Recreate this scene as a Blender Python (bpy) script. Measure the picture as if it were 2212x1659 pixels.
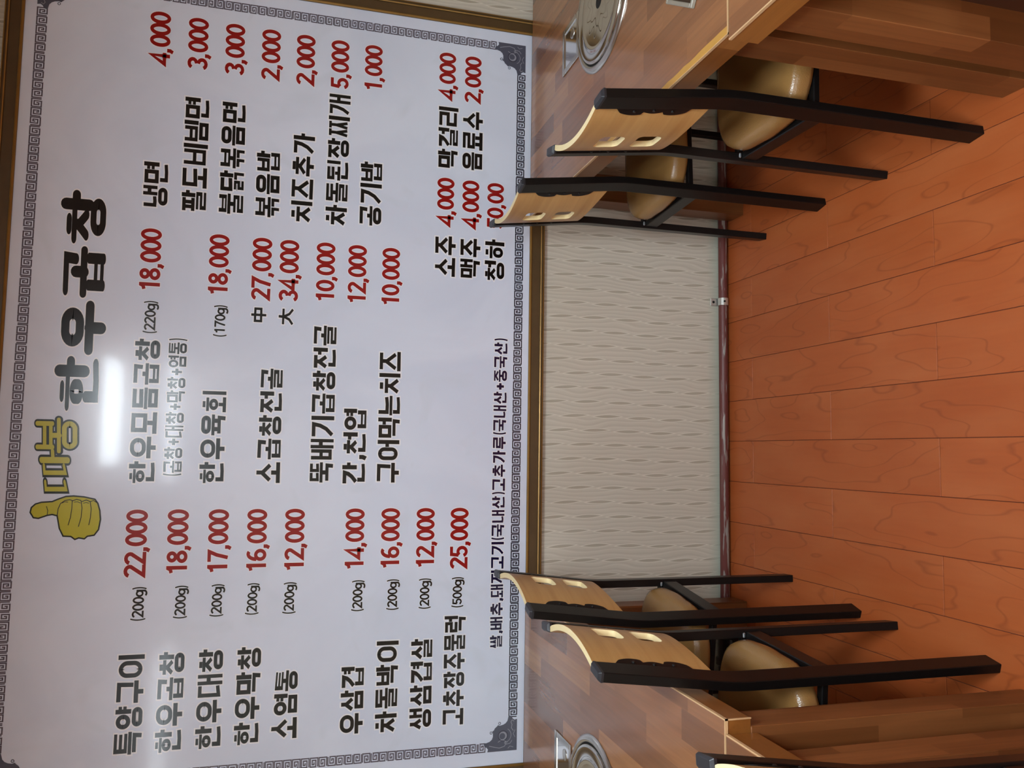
import bpy, bmesh, math, random
from mathutils import Vector, Matrix
random.seed(7)
for o in list(bpy.data.objects): bpy.data.objects.remove(o)
S = bpy.context.scene
COL = S.collection
PI = math.pi

# ------------------------------------------------------------------ camera
CAM_POS = Vector((0.0, -2.5468, 1.4822))
right = Vector((0.99654206, -0.07519362, 0.03535316))     # photograph is stored turned a quarter turn: world up is image left
down = Vector((0.01390056, -0.26861115, -0.96314839))
fwd = Vector((0.08191887, 0.96030931, -0.26663707))
cam = bpy.data.cameras.new('camera')
cam.sensor_fit = 'HORIZONTAL'; cam.sensor_width = 36.0
cam.lens = 1775.44 / 2212 * 36.0
cam.clip_start = 0.02
cam.dof.use_dof = False
co = bpy.data.objects.new('camera', cam); COL.objects.link(co)
cx, cy, cz = down.normalized(), right.normalized(), (-fwd).normalized()
co.matrix_world = Matrix(((cx.x, cy.x, cz.x, CAM_POS.x), (cx.y, cy.y, cz.y, CAM_POS.y),
                          (cx.z, cy.z, cz.z, CAM_POS.z), (0, 0, 0, 1)))
S.camera = co

# ------------------------------------------------------------------ world, exposure
wd = bpy.data.worlds.new('room_ambient'); S.world = wd; wd.use_nodes = True
wd.node_tree.nodes['Background'].inputs[0].default_value = (0.75, 0.85, 1.0, 1)
wd.node_tree.nodes['Background'].inputs[1].default_value = 0.3
S.view_settings.view_transform = 'Standard'; S.view_settings.look = 'None'
S.view_settings.gamma = 1.0; S.view_settings.use_curve_mapping = False
S.view_settings.exposure = 0.0
LAMP_E = 58.0          # emission strength of the ceiling lamp diffusers
FAR_E = 52.0

# ------------------------------------------------------------------ node helpers
class NT:
    def __init__(s, name):
        s.m = bpy.data.materials.new(name); s.m.use_nodes = True
        s.t = s.m.node_tree; s.b = s.t.nodes['Principled BSDF']
    def n(s, typ, ins=None, **kw):
        nd = s.t.nodes.new('ShaderNode' + typ)
        for k, v in kw.items(): setattr(nd, k, v)
        for k, v in (ins or {}).items():
            sock = nd.inputs[k]
            if isinstance(v, bpy.types.NodeSocket): s.t.links.new(v, sock)
            else: sock.default_value = v
        return nd
    def math(s, op, a, b=0.0, c=0.0, clamp=False):
        nd = s.n('Math', {0: a, 1: b, 2: c}, operation=op); nd.use_clamp = clamp
        return nd.outputs[0]
    def mix(s, f, a, b, blend='MIX'):
        nd = s.n('Mix', data_type='RGBA', blend_type=blend)
        for i, v in ((0, f), (6, a), (7, b)):
            if isinstance(v, bpy.types.NodeSocket): s.t.links.new(v, nd.inputs[i])
            else: nd.inputs[i].default_value = v
        return nd.outputs[2]
    def ramp(s, f, stops):
        nd = s.n('ValToRGB', {0: f}); e = nd.color_ramp.elements
        while len(e) < len(stops): e.new(0.5)
        for el, (p, c) in zip(e, stops): el.position = p; el.color = c if len(c) == 4 else (*c, 1)
        return nd.outputs[0]
    def set(s, k, v):
        sock = s.b.inputs[k]
        if isinstance(v, bpy.types.NodeSocket): s.t.links.new(v, sock)
        else: sock.default_value = v
    def bump(s, h, strength=0.3, dist=0.01):
        s.set('Normal', s.n('Bump', {'Height': h, 'Strength': strength, 'Distance': dist}).outputs[0])
    def obj(s): return s.n('TexCoord').outputs['Object']
    def pos(s): return s.n('NewGeometry').outputs['Position']

def srgb(r, g, b):
    f = lambda c: (c / 255 / 12.92) if c <= 10 else ((c / 255 + 0.055) / 1.055) ** 2.4
    return (f(r), f(g), f(b), 1)

def plain(name, col, rough=0.5, metal=0.0, noise=0.04, **kw):
    t = NT(name)
    nz = t.n('TexNoise', {'Vector': t.obj(), 'Scale': 25.0, 'Detail': 3.0}).outputs[0]
    a = tuple(c * (1 - noise * 2) for c in col[:3]) + (1,); b = tuple(min(1, c * (1 + noise * 2)) for c in col[:3]) + (1,)
    t.set('Base Color', t.mix(nz, a, b)); t.set('Roughness', rough); t.set('Metallic', metal)
    for k, v in kw.items(): t.set(k.replace('_', ' '), v)
    return t.m

# ------------------------------------------------------------------ mesh helpers
def link(name, bm_or_me, mats, parent=None, smooth=False):
    if isinstance(bm_or_me, bmesh.types.BMesh):
        me = bpy.data.meshes.new(name); bm_or_me.to_mesh(me); bm_or_me.free()
    else: me = bm_or_me
    for m in (mats if isinstance(mats, (list, tuple)) else [mats]): me.materials.append(m)
    if smooth:
        for p in me.polygons: p.use_smooth = True
    o = bpy.data.objects.new(name, me); COL.objects.link(o)
    if parent: o.parent = parent
    return o
def empty(name, loc=(0, 0, 0), rz=0.0):
    o = bpy.data.objects.new(name, None); COL.objects.link(o); o.location = loc; o.rotation_euler = (0, 0, rz)
    o.empty_display_size = 0.05
    return o
def tag(o, label, cat, group=None):
    o['label'] = label; o['category'] = cat
    if group: o['group'] = group
    return o
def struct(o, label=None):
    o['kind'] = 'structure'
    if label: o['label'] = label
    return o
def add_box(bm, x0, x1, y0, y1, z0, z1, bevel=0.0, seg=2, mat=0):
    vs = [bm.verts.new((x, y, z)) for x in (x0, x1) for y in (y0, y1) for z in (z0, z1)]
    fs = [bm.faces.new([vs[i] for i in q]) for q in ((0, 1, 3, 2), (4, 6, 7, 5), (0, 4, 5, 1), (2, 3, 7, 6), (0, 2, 6, 4), (1, 5, 7, 3))]
    for f in fs: f.material_index = mat
    if bevel > 0:
        es = list({e for f in fs for e in f.edges})
        bmesh.ops.bevel(bm, geom=es, offset=bevel, segments=seg, affect='EDGES', clamp_overlap=True)
    return vs
def box(x0, x1, y0, y1, z0, z1, bevel=0.0, seg=2):
    bm = bmesh.new(); add_box(bm, x0, x1, y0, y1, z0, z1, bevel, seg); return bm
def add_lathe(bm, prof, n=48, cx=0, cy=0, axis='Z', closed_ends=True):
    rings = []
    for r, h in prof:
        ring = []
        for i in range(n):
            a = 2 * PI * i / n
            if axis == 'Z': p = (cx + r * math.cos(a), cy + r * math.sin(a), h)
            elif axis == 'X': p = (h, cx + r * math.cos(a), cy + r * math.sin(a))
            else: p = (cx + r * math.cos(a), h, cy + r * math.sin(a))
            ring.append(bm.verts.new(p))
        rings.append(ring)
    for a, b in zip(rings, rings[1:]):
        for i in range(n):
            j = (i + 1) % n
            bm.faces.new((a[i], a[j], b[j], b[i]))
    if closed_ends:
        bm.faces.new(rings[0][::-1]); bm.faces.new(rings[-1])
    return rings
def add_tube(bm, path, r, n=12):
    """round tube along a path"""
    path = [Vector(p) for p in path]; rings = []
    for i, p in enumerate(path):
        d = (path[min(i + 1, len(path) - 1)] - path[max(i - 1, 0)]).normalized()
        u = d.cross(Vector((0, 0, 1)));  u = u.normalized() if u.length > 1e-4 else Vector((1, 0, 0))
        v = d.cross(u)
        rings.append([bm.verts.new(p + u * (r * math.cos(2 * PI * k / n)) + v * (r * math.sin(2 * PI * k / n))) for k in range(n)])
    for a, b in zip(rings, rings[1:]):
        for k in range(n): bm.faces.new((a[k], a[(k + 1) % n], b[(k + 1) % n], b[k]))
    bm.faces.new(rings[0][::-1]); bm.faces.new(rings[-1])
def recalc(bm):
    bmesh.ops.recalc_face_normals(bm, faces=bm.faces[:]); return bm

# ------------------------------------------------------------------ materials
def wallpaper():
    t = NT('wavy_line_wallpaper'); P = t.n('SeparateXYZ', {0: t.pos()})
    # lens-shaped dashes on a jittered lattice, long way up the wall
    X, Z = P.outputs[0], P.outputs[2]
    def lattice(px, pz, off, wx, wz, wob):
        gx = t.math('DIVIDE', t.math('ADD', X, t.math('MULTIPLY', t.math('SINE', t.math('MULTIPLY', Z, 9.0)), 0.004)), px)
        row = t.math('FLOOR', gx)
        gz = t.math('ADD', t.math('DIVIDE', Z, pz), t.math('MULTIPLY', row, off))
        fx = t.math('SUBTRACT', t.math('FRACT', gx), 0.5); fz = t.math('SUBTRACT', t.math('FRACT', gz), 0.5)
        dx = t.math('DIVIDE', t.math('ABSOLUTE', t.math('ADD', fx, t.math('MULTIPLY', fz, wob))), wx)
        dz = t.math('DIVIDE', t.math('ABSOLUTE', fz), wz)
        k = t.math('SUBTRACT', t.math('SUBTRACT', 1.0, t.math('MULTIPLY', dz, dz)), dx)
        return k
    k = lattice(0.047, 0.118, 0.37, 0.125, 0.44, 0.12)
    lens = t.math('MULTIPLY', k, 6.0, clamp=True)
    rim = t.math('SUBTRACT', 1.0, t.math('ABSOLUTE', t.math('MULTIPLY', k, 2.6)), clamp=True)
    # fine long wavy lines between them
    dist = t.n('TexNoise', {'Vector': t.n('Mapping', {'Vector': t.pos(), 'Scale': (9.0, 1.0, 3.2)}).outputs[0], 'Scale': 1.6, 'Detail': 1.0}).outputs[0]
    ph = t.math('ADD', t.math('MULTIPLY', X, 420.0), t.math('ADD', t.math('MULTIPLY', dist, 18.0), t.math('MULTIPLY', t.math('SINE', t.math('MULTIPLY', Z, 26.0)), 1.2)))
    ln = t.math('POWER', t.math('ADD', t.math('MULTIPLY', t.math('SINE', ph), 0.5), 0.5), 3.0)
    fine = t.n('TexNoise', {'Vector': t.n('Mapping', {'Vector': t.pos(), 'Scale': (300.0, 1.0, 14.0)}).outputs[0], 'Scale': 1.0, 'Detail': 2.0}).outputs[0]
    big = t.n('TexNoise', {'Vector': t.pos(), 'Scale': 3.0, 'Detail': 3.0}).outputs[0]
    c = t.mix(big, srgb(200, 194, 178), srgb(208, 202, 188))
    c = t.mix(t.math('MULTIPLY', ln, 0.20), c, srgb(160, 152, 136))
    l2 = t.math('POWER', t.math('ADD', t.math('MULTIPLY', t.math('SINE', t.math('ADD', ph, 2.0)), 0.5), 0.5), 6.0)
    c = t.mix(t.math('MULTIPLY', l2, 0.28), c, srgb(228, 223, 210))
    c = t.mix(t.math('MULTIPLY', fine, 0.25), c, srgb(180, 172, 156))
    c = t.mix(t.math('MULTIPLY', lens, 0.8), c, srgb(168, 159, 142))
    c = t.mix(t.math('MULTIPLY', rim, 0.8), c, srgb(226, 221, 207))
    # greenish damp band just above the skirting pipe
    band = t.n('MapRange', {0: Z, 1: 0.075, 2: 0.035, 3: 0.0, 4: 0.8}).outputs[0]
    c = t.mix(band, c, srgb(176, 184, 168))
    t.set('Base Color', c); t.set('Roughness', 0.62); t.set('Specular IOR Level', 0.25)
    h = t.math('ADD', t.math('MULTIPLY', ln, 0.3), t.math('ADD', t.math('MULTIPLY', lens, -0.8), rim))
    t.bump(h, 0.25, 0.002)
    return t.m

def staves(name, axis, pal, width=0.062, length=0.34, rough=0.3, spec=0.5, coat=0.0, gscale=1.0):
    """printed butcher-block veneer: staves of varied tone running along an axis"""
    t = NT(name)
    rnd = t.n('ObjectInfo').outputs['Random']
    P = t.n('SeparateXYZ', {0: t.pos()}); ax = {'X': 0, 'Y': 1, 'Z': 2}
    L = P.outputs[ax[axis]]
    if axis == 'Y': W = P.outputs[0]
    elif axis == 'Z': W = t.math('ADD', P.outputs[0], t.math('MULTIPLY', P.outputs[1], 1.0))
    else: W = P.outputs[1]
    u = t.math('ADD', t.math('DIVIDE', W, width), 0.37); row = t.math('FLOOR', u)
    roff = t.n('TexWhiteNoise', {'W': row}, noise_dimensions='1D').outputs[0]
    v = t.math('ADD', t.math('DIVIDE', L, length), t.math('MULTIPLY', roff, 7.0)); cell = t.math('FLOOR', v)
    wn = t.n('TexWhiteNoise', {'Vector': t.n('CombineXYZ', {0: row, 1: cell, 2: 0.0}).outputs[0]}).outputs[0]
    base = t.ramp(wn, [(0.0, pal[0]), (0.35, pal[1]), (0.7, pal[2]), (1.0, pal[3])])
    sc = {'X': (3, 70, 70), 'Y': (70, 3, 70), 'Z': (70, 70, 3)}[axis]
    off = t.n('CombineXYZ', {0: t.math('MULTIPLY', wn, 31.0), 1: t.math('MULTIPLY', wn, 17.0), 2: 0.0}).outputs[0]
    pv = t.n('VectorMath', {0: t.pos(), 1: off}, operation='ADD').outputs[0]
    g = t.n('TexNoise', {'Vector': t.n('Mapping', {'Vector': pv, 'Scale': tuple(a * gscale for a in sc)}).outputs[0], 'Scale': 1.0, 'Detail': 4.0, 'Distortion': 0.6}).outputs[0]
    g2 = t.n('MapRange', {0: g, 1: 0.3, 2: 0.75, 3: 0.0, 4: 0.35}).outputs[0]
    c = t.mix(g2, base, tuple(x * 0.45 for x in pal[0][:3]) + (1,))
    t.set('Base Color', c); t.set('Roughness', rough); t.set('Specular IOR Level', spec); t.set('Coat Weight', coat); t.set('Coat Roughness', 0.12)
    return t.m

def floor_wood():
    t = NT('orange_maple_floor_plank')
    rnd = t.n('ObjectInfo').outputs['Random']
    sh = t.n('CombineXYZ', {0: t.math('MULTIPLY', rnd, 13.0), 1: t.math('MULTIPLY', rnd, 29.0), 2: 0.0}).outputs[0]
    p = t.n('VectorMath', {0: t.pos(), 1: sh}, operation='ADD').outputs[0]
    warp = t.n('TexNoise', {'Vector': t.n('Mapping', {'Vector': p, 'Scale': (7.0, 1.6, 1.0)}).outputs[0], 'Scale': 1.0, 'Detail': 2.0}).outputs[0]
    iso = t.math('FRACT', t.math('MULTIPLY', warp, 9.0))                         # contour lines of a smooth field read as cathedral grain
    line = t.n('MapRange', {0: t.math('ABSOLUTE', t.math('SUBTRACT', iso, 0.5)), 1: 0.0, 2: 0.06, 3: 1.0, 4: 0.0}).outputs[0]
    fine = t.n('TexNoise', {'Vector': t.n('Mapping', {'Vector': p, 'Scale': (90.0, 5.0, 1.0)}).outputs[0], 'Scale': 1.0, 'Detail': 3.0}).outputs[0]
    blot = t.n('TexNoise', {'Vector': t.n('Mapping', {'Vector': p, 'Scale': (9.0, 3.0, 1.0)}).outputs[0], 'Scale': 1.0, 'Detail': 3.0}).outputs[0]
    base = t.mix(rnd, srgb(171, 86, 40), srgb(179, 92, 45))
    c = t.mix(t.math('MULTIPLY', fine, 0.5), base, srgb(152, 74, 34))
    c = t.mix(t.n('MapRange', {0: blot, 1: 0.4, 2: 0.75, 3: 0.0, 4: 0.5}).outputs[0], c, srgb(186, 108, 62))
    c = t.mix(t.math('MULTIPLY', line, 0.33), c, srgb(96, 40, 18))
    t.set('Base Color', c); t.set('Roughness', 0.42); t.set('Specular IOR Level', 0.35)
    t.bump(t.math('ADD', fine, t.math('MULTIPLY', line, -0.5)), 0.06, 0.002)
    return t.m

def banner():
    t = NT('glossy_white_banner')
    p = t.pos()
    m1 = t.n('TexNoise', {'Vector': t.n('Mapping', {'Vector': p, 'Scale': (1.6, 1.0, 1.2), 'Rotation': (0, 0.5, 0)}).outputs[0], 'Scale': 1.6, 'Detail': 4.0, 'Distortion': 1.2}).outputs[0]
    m2 = t.n('TexNoise', {'Vector': p, 'Scale': 4.0, 'Detail': 2.0, 'Distortion': 2.0}).outputs[0]
    f = t.n('MapRange', {0: m1, 1: 0.35, 2: 0.65, 3: 0.0, 4: 1.0}).outputs[0]
    c = t.mix(f, srgb(214, 224, 243), srgb(224, 233, 250))
    c = t.mix(t.n('MapRange', {0: m2, 1: 0.58, 2: 0.72, 3: 0.0, 4: 0.4}).outputs[0], c, srgb(208, 218, 232))
    t.set('Base Color', c); gloss(t)
    return t.m
def gloss(t):
    """vinyl film with fine upright ribs that smear lamp reflections"""
    r = t.n('TexNoise', {'Vector': t.n('Mapping', {'Vector': t.pos(), 'Scale': (520.0, 1.0, 7.0)}).outputs[0], 'Scale': 1.0, 'Detail': 2.0}).outputs[0]
    w = t.n('TexNoise', {'Vector': t.pos(), 'Scale': 6.0, 'Detail': 1.0}).outputs[0]
    t.set('Roughness', 0.225); t.set('Specular IOR Level', 0.36)
    t.set('Coat Weight', 0.25); t.set('Coat Roughness', 0.08)
    t.bump(t.math('ADD', t.math('MULTIPLY', r, 0.02), w), 0.06, 0.012)
def ink(name, col):
    t = NT(name)
    nz = t.n('TexNoise', {'Vector': t.pos(), 'Scale': 60.0}).outputs[0]
    t.set('Base Color', t.mix(nz, tuple(c * .92 for c in col[:3]) + (1,), col)); gloss(t)
    return t.m
def seat_vinyl():
    t = NT('tan_gold_vinyl')
    v = t.n('TexVoronoi', {'Vector': t.obj(), 'Scale': 380.0}).outputs[0]
    n2 = t.n('TexNoise', {'Vector': t.obj(), 'Scale': 9.0, 'Detail': 2.0}).outputs[0]
    t.set('Base Color', t.mix(n2, srgb(136, 100, 54), srgb(152, 114, 65))); t.set('Roughness', 0.27); t.set('Specular IOR Level', 0.6)
    t.bump(v, 0.16, 0.002)
    return t.m
def ply_face():
    t = NT('beech_plywood_face')
    p = t.obj()
    g = t.n('TexNoise', {'Vector': t.n('Mapping', {'Vector': p, 'Scale': (10, 5, 75)}).outputs[0], 'Scale': 1.0, 'Detail': 3.0, 'Distortion': 0.4}).outputs[0]
    c = t.mix(g, srgb(204, 162, 104), srgb(176, 132, 76))
    b = t.n('TexNoise', {'Vector': t.n('Mapping', {'Vector': p, 'Scale': (6, 3, 26)}).outputs[0], 'Scale': 1.0, 'Detail': 2.0}).outputs[0]
    c = t.mix(t.n('MapRange', {0: b, 1: 0.55, 2: 0.75, 3: 0.0, 4: 0.6}).outputs[0], c, srgb(158, 112, 58))
    t.set('Base Color', c); t.set('Roughness', 0.36); t.set('Specular IOR Level', 0.5)
    return t.m
def ply_edge():
    t = NT('pale_plywood_edge')
    p = t.obj()
    g = t.n('TexNoise', {'Vector': t.n('Mapping', {'Vector': p, 'Scale': (300, 30, 30)}).outputs[0], 'Scale': 1.0, 'Detail': 2.0}).outputs[0]
    t.set('Base Color', t.mix(g, srgb(236, 214, 158), srgb(246, 230, 184))); t.set('Roughness', 0.5)
    return t.m
def steel(name, rough=0.2, col=(0.62, 0.61, 0.57, 1), engraved=False):
    t = NT(name)
    t.set('Metallic', 1.0); t.set('Base Color', col); t.set('Roughness', rough)
    n = t.n('TexNoise', {'Vector': t.obj(), 'Scale': 14.0, 'Detail': 1.0}).outputs[0]
    if engraved:
        P = t.n('SeparateXYZ', {0: t.obj()})
        r = t.n('VectorMath', {0: t.obj()}, operation='LENGTH').outputs['Value']
        ang = t.math('ARCTAN2', P.outputs[1], P.outputs[0])
        pet = t.math('SINE', t.math('MULTIPLY', ang, 12.0))
        rr = t.math('ABSOLUTE', t.math('SUBTRACT', r, t.math('ADD', 0.078, t.math('MULTIPLY', pet, 0.012))))
        ln = t.n('MapRange', {0: rr, 1: 0.0, 2: 0.0035, 3: 1.0, 4: 0.0}).outputs[0]
        rr2 = t.math('ABSOLUTE', t.math('SUBTRACT', r, t.math('ADD', 0.055, t.math('MULTIPLY', t.math('SINE', t.math('MULTIPLY', ang, 7.0)), 0.01))))
        ln2 = t.n('MapRange', {0: rr2, 1: 0.0, 2: 0.003, 3: 1.0, 4: 0.0}).outputs[0]
        lines = t.math('MAXIMUM', ln, ln2)
        t.set('Base Color', t.mix(t.math('MULTIPLY', lines, 0.55), col, (0.2, 0.19, 0.17, 1)))
        t.bump(t.math('SUBTRACT', t.math('MULTIPLY', n, 0.3), lines), 0.10, 0.003)
    else: t.bump(n, 0.05, 0.003)
    return t.m
def pipe_paint():
    t = NT('chipped_maroon_paint')
    p = t.pos(); P = t.n('SeparateXYZ', {0: p})
    n = t.n('TexNoise', {'Vector': t.n('Mapping', {'Vector': p, 'Scale': (9, 110, 110)}).outputs[0], 'Scale': 1.0, 'Detail': 3.0}).outputs[0]
    gate = t.n('MapRange', {0: P.outputs[1], 1: -0.0215, 2: -0.0275, 3: 0.0, 4: 1.0}).outputs[0]   # chips along the outer side of the pipe
    f = t.math('MULTIPLY', t.n('MapRange', {0: n, 1: 0.56, 2: 0.59, 3: 0.0, 4: 1.0}).outputs[0], gate)
    t.set('Base Color', t.mix(f, srgb(104, 54, 50), srgb(150, 142, 136)))
    t.set('Roughness', t.math('SUBTRACT', 0.45, t.math('MULTIPLY', f, 0.15))); t.bump(t.math('SUBTRACT', 1.0, f), 0.4, 0.001)
    return t.m

M_WALL = wallpaper()
M_TOP = staves('walnut_block_tabletop', 'Y', [srgb(126, 82, 52), srgb(150, 98, 62), srgb(166, 112, 70), srgb(190, 134, 82)], 0.058, 0.33, 0.27, 0.62, 0.35)
M_EDGE = staves('honey_wood_table_edge', 'Y', [srgb(132, 80, 32), srgb(146, 92, 40), srgb(158, 102, 46), srgb(168, 112, 54)], 0.2, 0.3, 0.34, 0.5)
M_LEG = staves('block_veneer_leg', 'Z', [srgb(110, 66, 34), srgb(124, 76, 40), srgb(134, 84, 46), srgb(150, 96, 54)], 0.045, 0.30, 0.36, 0.45)
M_WORN = plain('worn_ochre_edge', srgb(196, 146, 68), 0.45)
M_BAND = plain('pale_edge_banding', srgb(212, 174, 128), 0.4)
M_FLOOR = floor_wood()
M_GROUT = plain('dark_plank_joint', srgb(96, 42, 22), 0.7)
M_SHEET = banner()
M_BLACK = ink('black_ink', (0.003, 0.003, 0.003, 1))
M_RED = ink('dark_red_ink', srgb(150, 14, 14))
M_NAVY = ink('navy_ink', srgb(16, 12, 52))
M_HALO = ink('white_ink_outline', srgb(244, 247, 254))
M_GREY = ink('grey_violet_ink', srgb(92, 86, 100))
M_KEYD = ink('dark_key_ink', srgb(34, 30, 48))
M_ORN = ink('slate_ornament_ink', srgb(84, 88, 104))
M_ORNL = ink('light_ornament_ink', srgb(150, 154, 168))
M_OLIVE = ink('yellow_green_ink', srgb(190, 184, 52))
M_DOLIVE = ink('deep_olive_outline_ink', srgb(22, 30, 10))
M_FRAME = plain('dull_brown_gilt_frame', srgb(84, 64, 36), 0.42, 0.15, 0.12)
M_GOLD = plain('old_gold_line', srgb(150, 114, 56), 0.38, 0.4, 0.1)
M_TUBE = plain('satin_black_steel', srgb(15, 14, 14), 0.36, 0.0, 0.05, Specular_IOR_Level=0.25)
M_PLATE = plain('black_plastic', srgb(20, 19, 19), 0.38)
M_CAP = plain('black_end_cap', srgb(40, 41, 46), 0.42)
M_WELD = plain('silver_weld', srgb(190, 200, 205), 0.35, 0.8, 0.2)
M_SEAT = seat_vinyl(); M_PLY = ply_face(); M_PLYE = ply_edge()
M_STEEL = steel('worn_stainless', 0.24); M_LID = steel('engraved_stainless_lid', 0.13, engraved=True)
M_CHROME = steel('bright_stainless', 0.1, (0.75, 0.75, 0.74, 1))
M_HOLE = plain('black_hole', (0.004, 0.004, 0.004, 1), 0.8)
M_PIPE = pipe_paint()
M_GALV = plain('galvanised_steel', srgb(205, 206, 200), 0.32, 0.7, 0.1)
M_CEIL = plain('white_ceiling_board', srgb(225, 224, 218), 0.8)
M_SIDE = plain('cream_side_wall', srgb(188, 180, 160), 0.7)
M_DUCT = plain('glossy_black_duct', srgb(30, 28, 28), 0.22)
M_TRAY = plain('grey_plastic_rim', srgb(150, 142, 128), 0.4)
M_TRAYD = plain('dark_brown_inside', srgb(58, 40, 26), 0.5)
M_BODY = plain('white_lamp_body', srgb(230, 230, 228), 0.5)
def emitter(name, col, e):
    t = NT(name); t.set('Base Color', (0.8, 0.8, 0.8, 1)); t.set('Emission Color', col); t.set('Emission Strength', e); return t.m
M_LAMP = emitter('lamp_diffuser', (0.82, 0.93, 1.0, 1), LAMP_E)
M_LAMP3 = emitter('dim_lamp_diffuser', (0.82, 0.93, 1.0, 1), FAR_E * .4)
M_LAMP2 = emitter('far_lamp_diffuser', (0.82, 0.93, 1.0, 1), FAR_E)

# ================================================================== the setting
WX0, WX1, WY0, CEIL = -2.7, 3.1, -5.8, 2.37
wall = struct(link('wall_back', box(WX0, WX1, 0.0, 0.12, 0, CEIL), M_WALL), 'cream wallpaper wall with fine upright wavy lines behind the menu board')
struct(link('wall_left', box(WX0 - 0.12, WX0, WY0, 0.12, 0, CEIL), M_SIDE))
struct(link('wall_right', box(WX1, WX1 + 0.12, WY0, 0.12, 0, CEIL), M_SIDE))
struct(link('wall_front', box(WX0 - 0.12, WX1 + 0.12, WY0 - 0.12, WY0, 0, CEIL), M_SIDE))
struct(link('ceiling', box(WX0 - 0.12, WX1 + 0.12, WY0 - 0.12, 0.12, CEIL, CEIL + 0.1), M_CEIL))
floor = struct(link('floor', box(WX0 - 0.12, WX1 + 0.12, WY0 - 0.12, 0.12, -0.10, -0.002), M_GROUT), 'orange maple-look plank floor')
PW, PL, GAP = 0.1365, 0.792, 0.0008
def plank_mesh(L):
    bm = bmesh.new(); add_box(bm, GAP, PW - GAP, GAP, L - GAP, -0.012, 0.0, 0.0006, 1)
    me = bpy.data.meshes.new('plank'); bm.to_mesh(me); bm.free(); me.materials.append(M_FLOOR); return me
PLM = plank_mesh(PL); SHORT = {}
for k in range(-9, 14):
    x = 0.0455 + PW * k
    off = -0.165 if k % 2 else -0.563
    ends = [0.0, off]
    while ends[-1] > -2.6: ends.append(ends[-1] - PL)
    for a, b in zip(ends, ends[1:]):
        L = round(a - b, 4)
        if abs(L - PL) > 1e-3:
            if L not in SHORT: SHORT[L] = plank_mesh(L)
            me = SHORT[L]
        else: me = PLM
        o = bpy.data.objects.new('plank', me); COL.objects.link(o); o.location = (x, b, 0); o.parent = floor
# floor beyond the planks that can be told apart
fm = struct(link('trim_1', box(WX0, WX1, WY0, -2.95, -0.006, 0.0), M_FLOOR), 'floor covering behind the camera')
struct(link('trim_2', box(WX0, 0.0455 - 9 * PW, -2.95, 0, -0.006, 0.0), M_FLOOR), 'floor covering under the far side of the room')
struct(link('trim_3', box(0.0455 + 14 * PW, WX1, -2.95, 0, -0.006, 0.0), M_FLOOR), 'floor covering at the right of the room')

# lamps: a panel over the aisle, others further back in the room
def lamp(name, x, y, sx, sy, mat, label):
    r = empty(name, (x, y, CEIL))
    link('lamp_body', box(-sx / 2 - .012, sx / 2 + .012, -sy / 2 - .012, sy / 2 + .012, -0.055, 0.0, 0.006), M_BODY, r)
    link('diffuser', box(-sx / 2, sx / 2, -sy / 2, sy / 2, -0.064, -0.0555, 0.003), mat, r)
    tag(r, label, 'ceiling light'); return r
lamp('ceiling_lamp', 0.17, -1.98, 0.52, 0.42, M_LAMP, 'white square ceiling lamp above the aisle between the tables')
lamp('ceiling_lamp', 0.2, -4.3, 0.9, 0.5, M_LAMP2, 'white ceiling lamp near the back of the room')

lamp('ceiling_lamp', -2.05, -4.4, 1.0, 0.9, M_LAMP3, 'white ceiling lamp near the back left corner of the room')
# ================================================================== stroke lettering
def strokes_mesh(bm, lines, T, mat, depth, fn, cap='butt', k=1.0):
    """lines: list of (points, closed); T stroke width; fn maps (u, v) to world xz; k: strokes drawn in a space stretched k times in v"""
    step = 0.000004
    for li, (pts, closed) in enumerate(lines):
        P = [Vector((p[0], p[1] * k)) for p in pts]; n = len(P)
        L, Rr = [], []
        for i in range(n):
            if closed: a, b, c = P[i - 1], P[i], P[(i + 1) % n]
            else: a, b, c = P[max(i - 1, 0)], P[i], P[min(i + 1, n - 1)]
            d1 = (b - a); d2 = (c - b)
            if d1.length < 1e-9: d1 = d2
            if d2.length < 1e-9: d2 = d1
            d1 = d1.normalized(); d2 = d2.normalized()
            n1 = Vector((-d1.y, d1.x)); n2 = Vector((-d2.y, d2.x)); m = n1 + n2
            if m.length < 1e-4: m = n1
            m = m.normalized(); q = 1.0 / max(0.45, m.dot(n1))
            L.append(b + m * (T / 2 * q)); Rr.append(b - m * (T / 2 * q))
        dd = [depth - step * (li % 12)]
        def V(p): x, z = fn(p.x, p.y / k); return bm.verts.new((x, dd[0], z))
        def F(vs):
            try: f = bm.faces.new(vs)
            except ValueError: return
            f.normal_update(); f.material_index = mat
            if f.normal.y > 0: f.normal_flip()
        lv = [V(p) for p in L]; rv = [V(p) for p in Rr]
        for i in range(n if closed else n - 1):
            j = (i + 1) % n; F((lv[i], lv[j], rv[j], rv[i]))
        if cap == 'round':
            for ci, c in enumerate(P if not closed else []):
                dd[0] -= step * .3
                F([V(c + Vector((math.cos(t * PI / 7), math.sin(t * PI / 7))) * (T / 2)) for t in range(14)])

def rring(x0, y0, x1, y1, n=6, rad=0.5):
    r = min(x1 - x0, y1 - y0) * rad; out = []
    for cx_, cy_, a0 in ((x1 - r, y1 - r, 0), (x0 + r, y1 - r, 90), (x0 + r, y0 + r, 180), (x1 - r, y0 + r, 270)):
        for i in range(n + 1):
            a = math.radians(a0 + 90 * i / n); out.append((cx_ + r * math.cos(a), cy_ + r * math.sin(a)))
    return (out, True)

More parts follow.
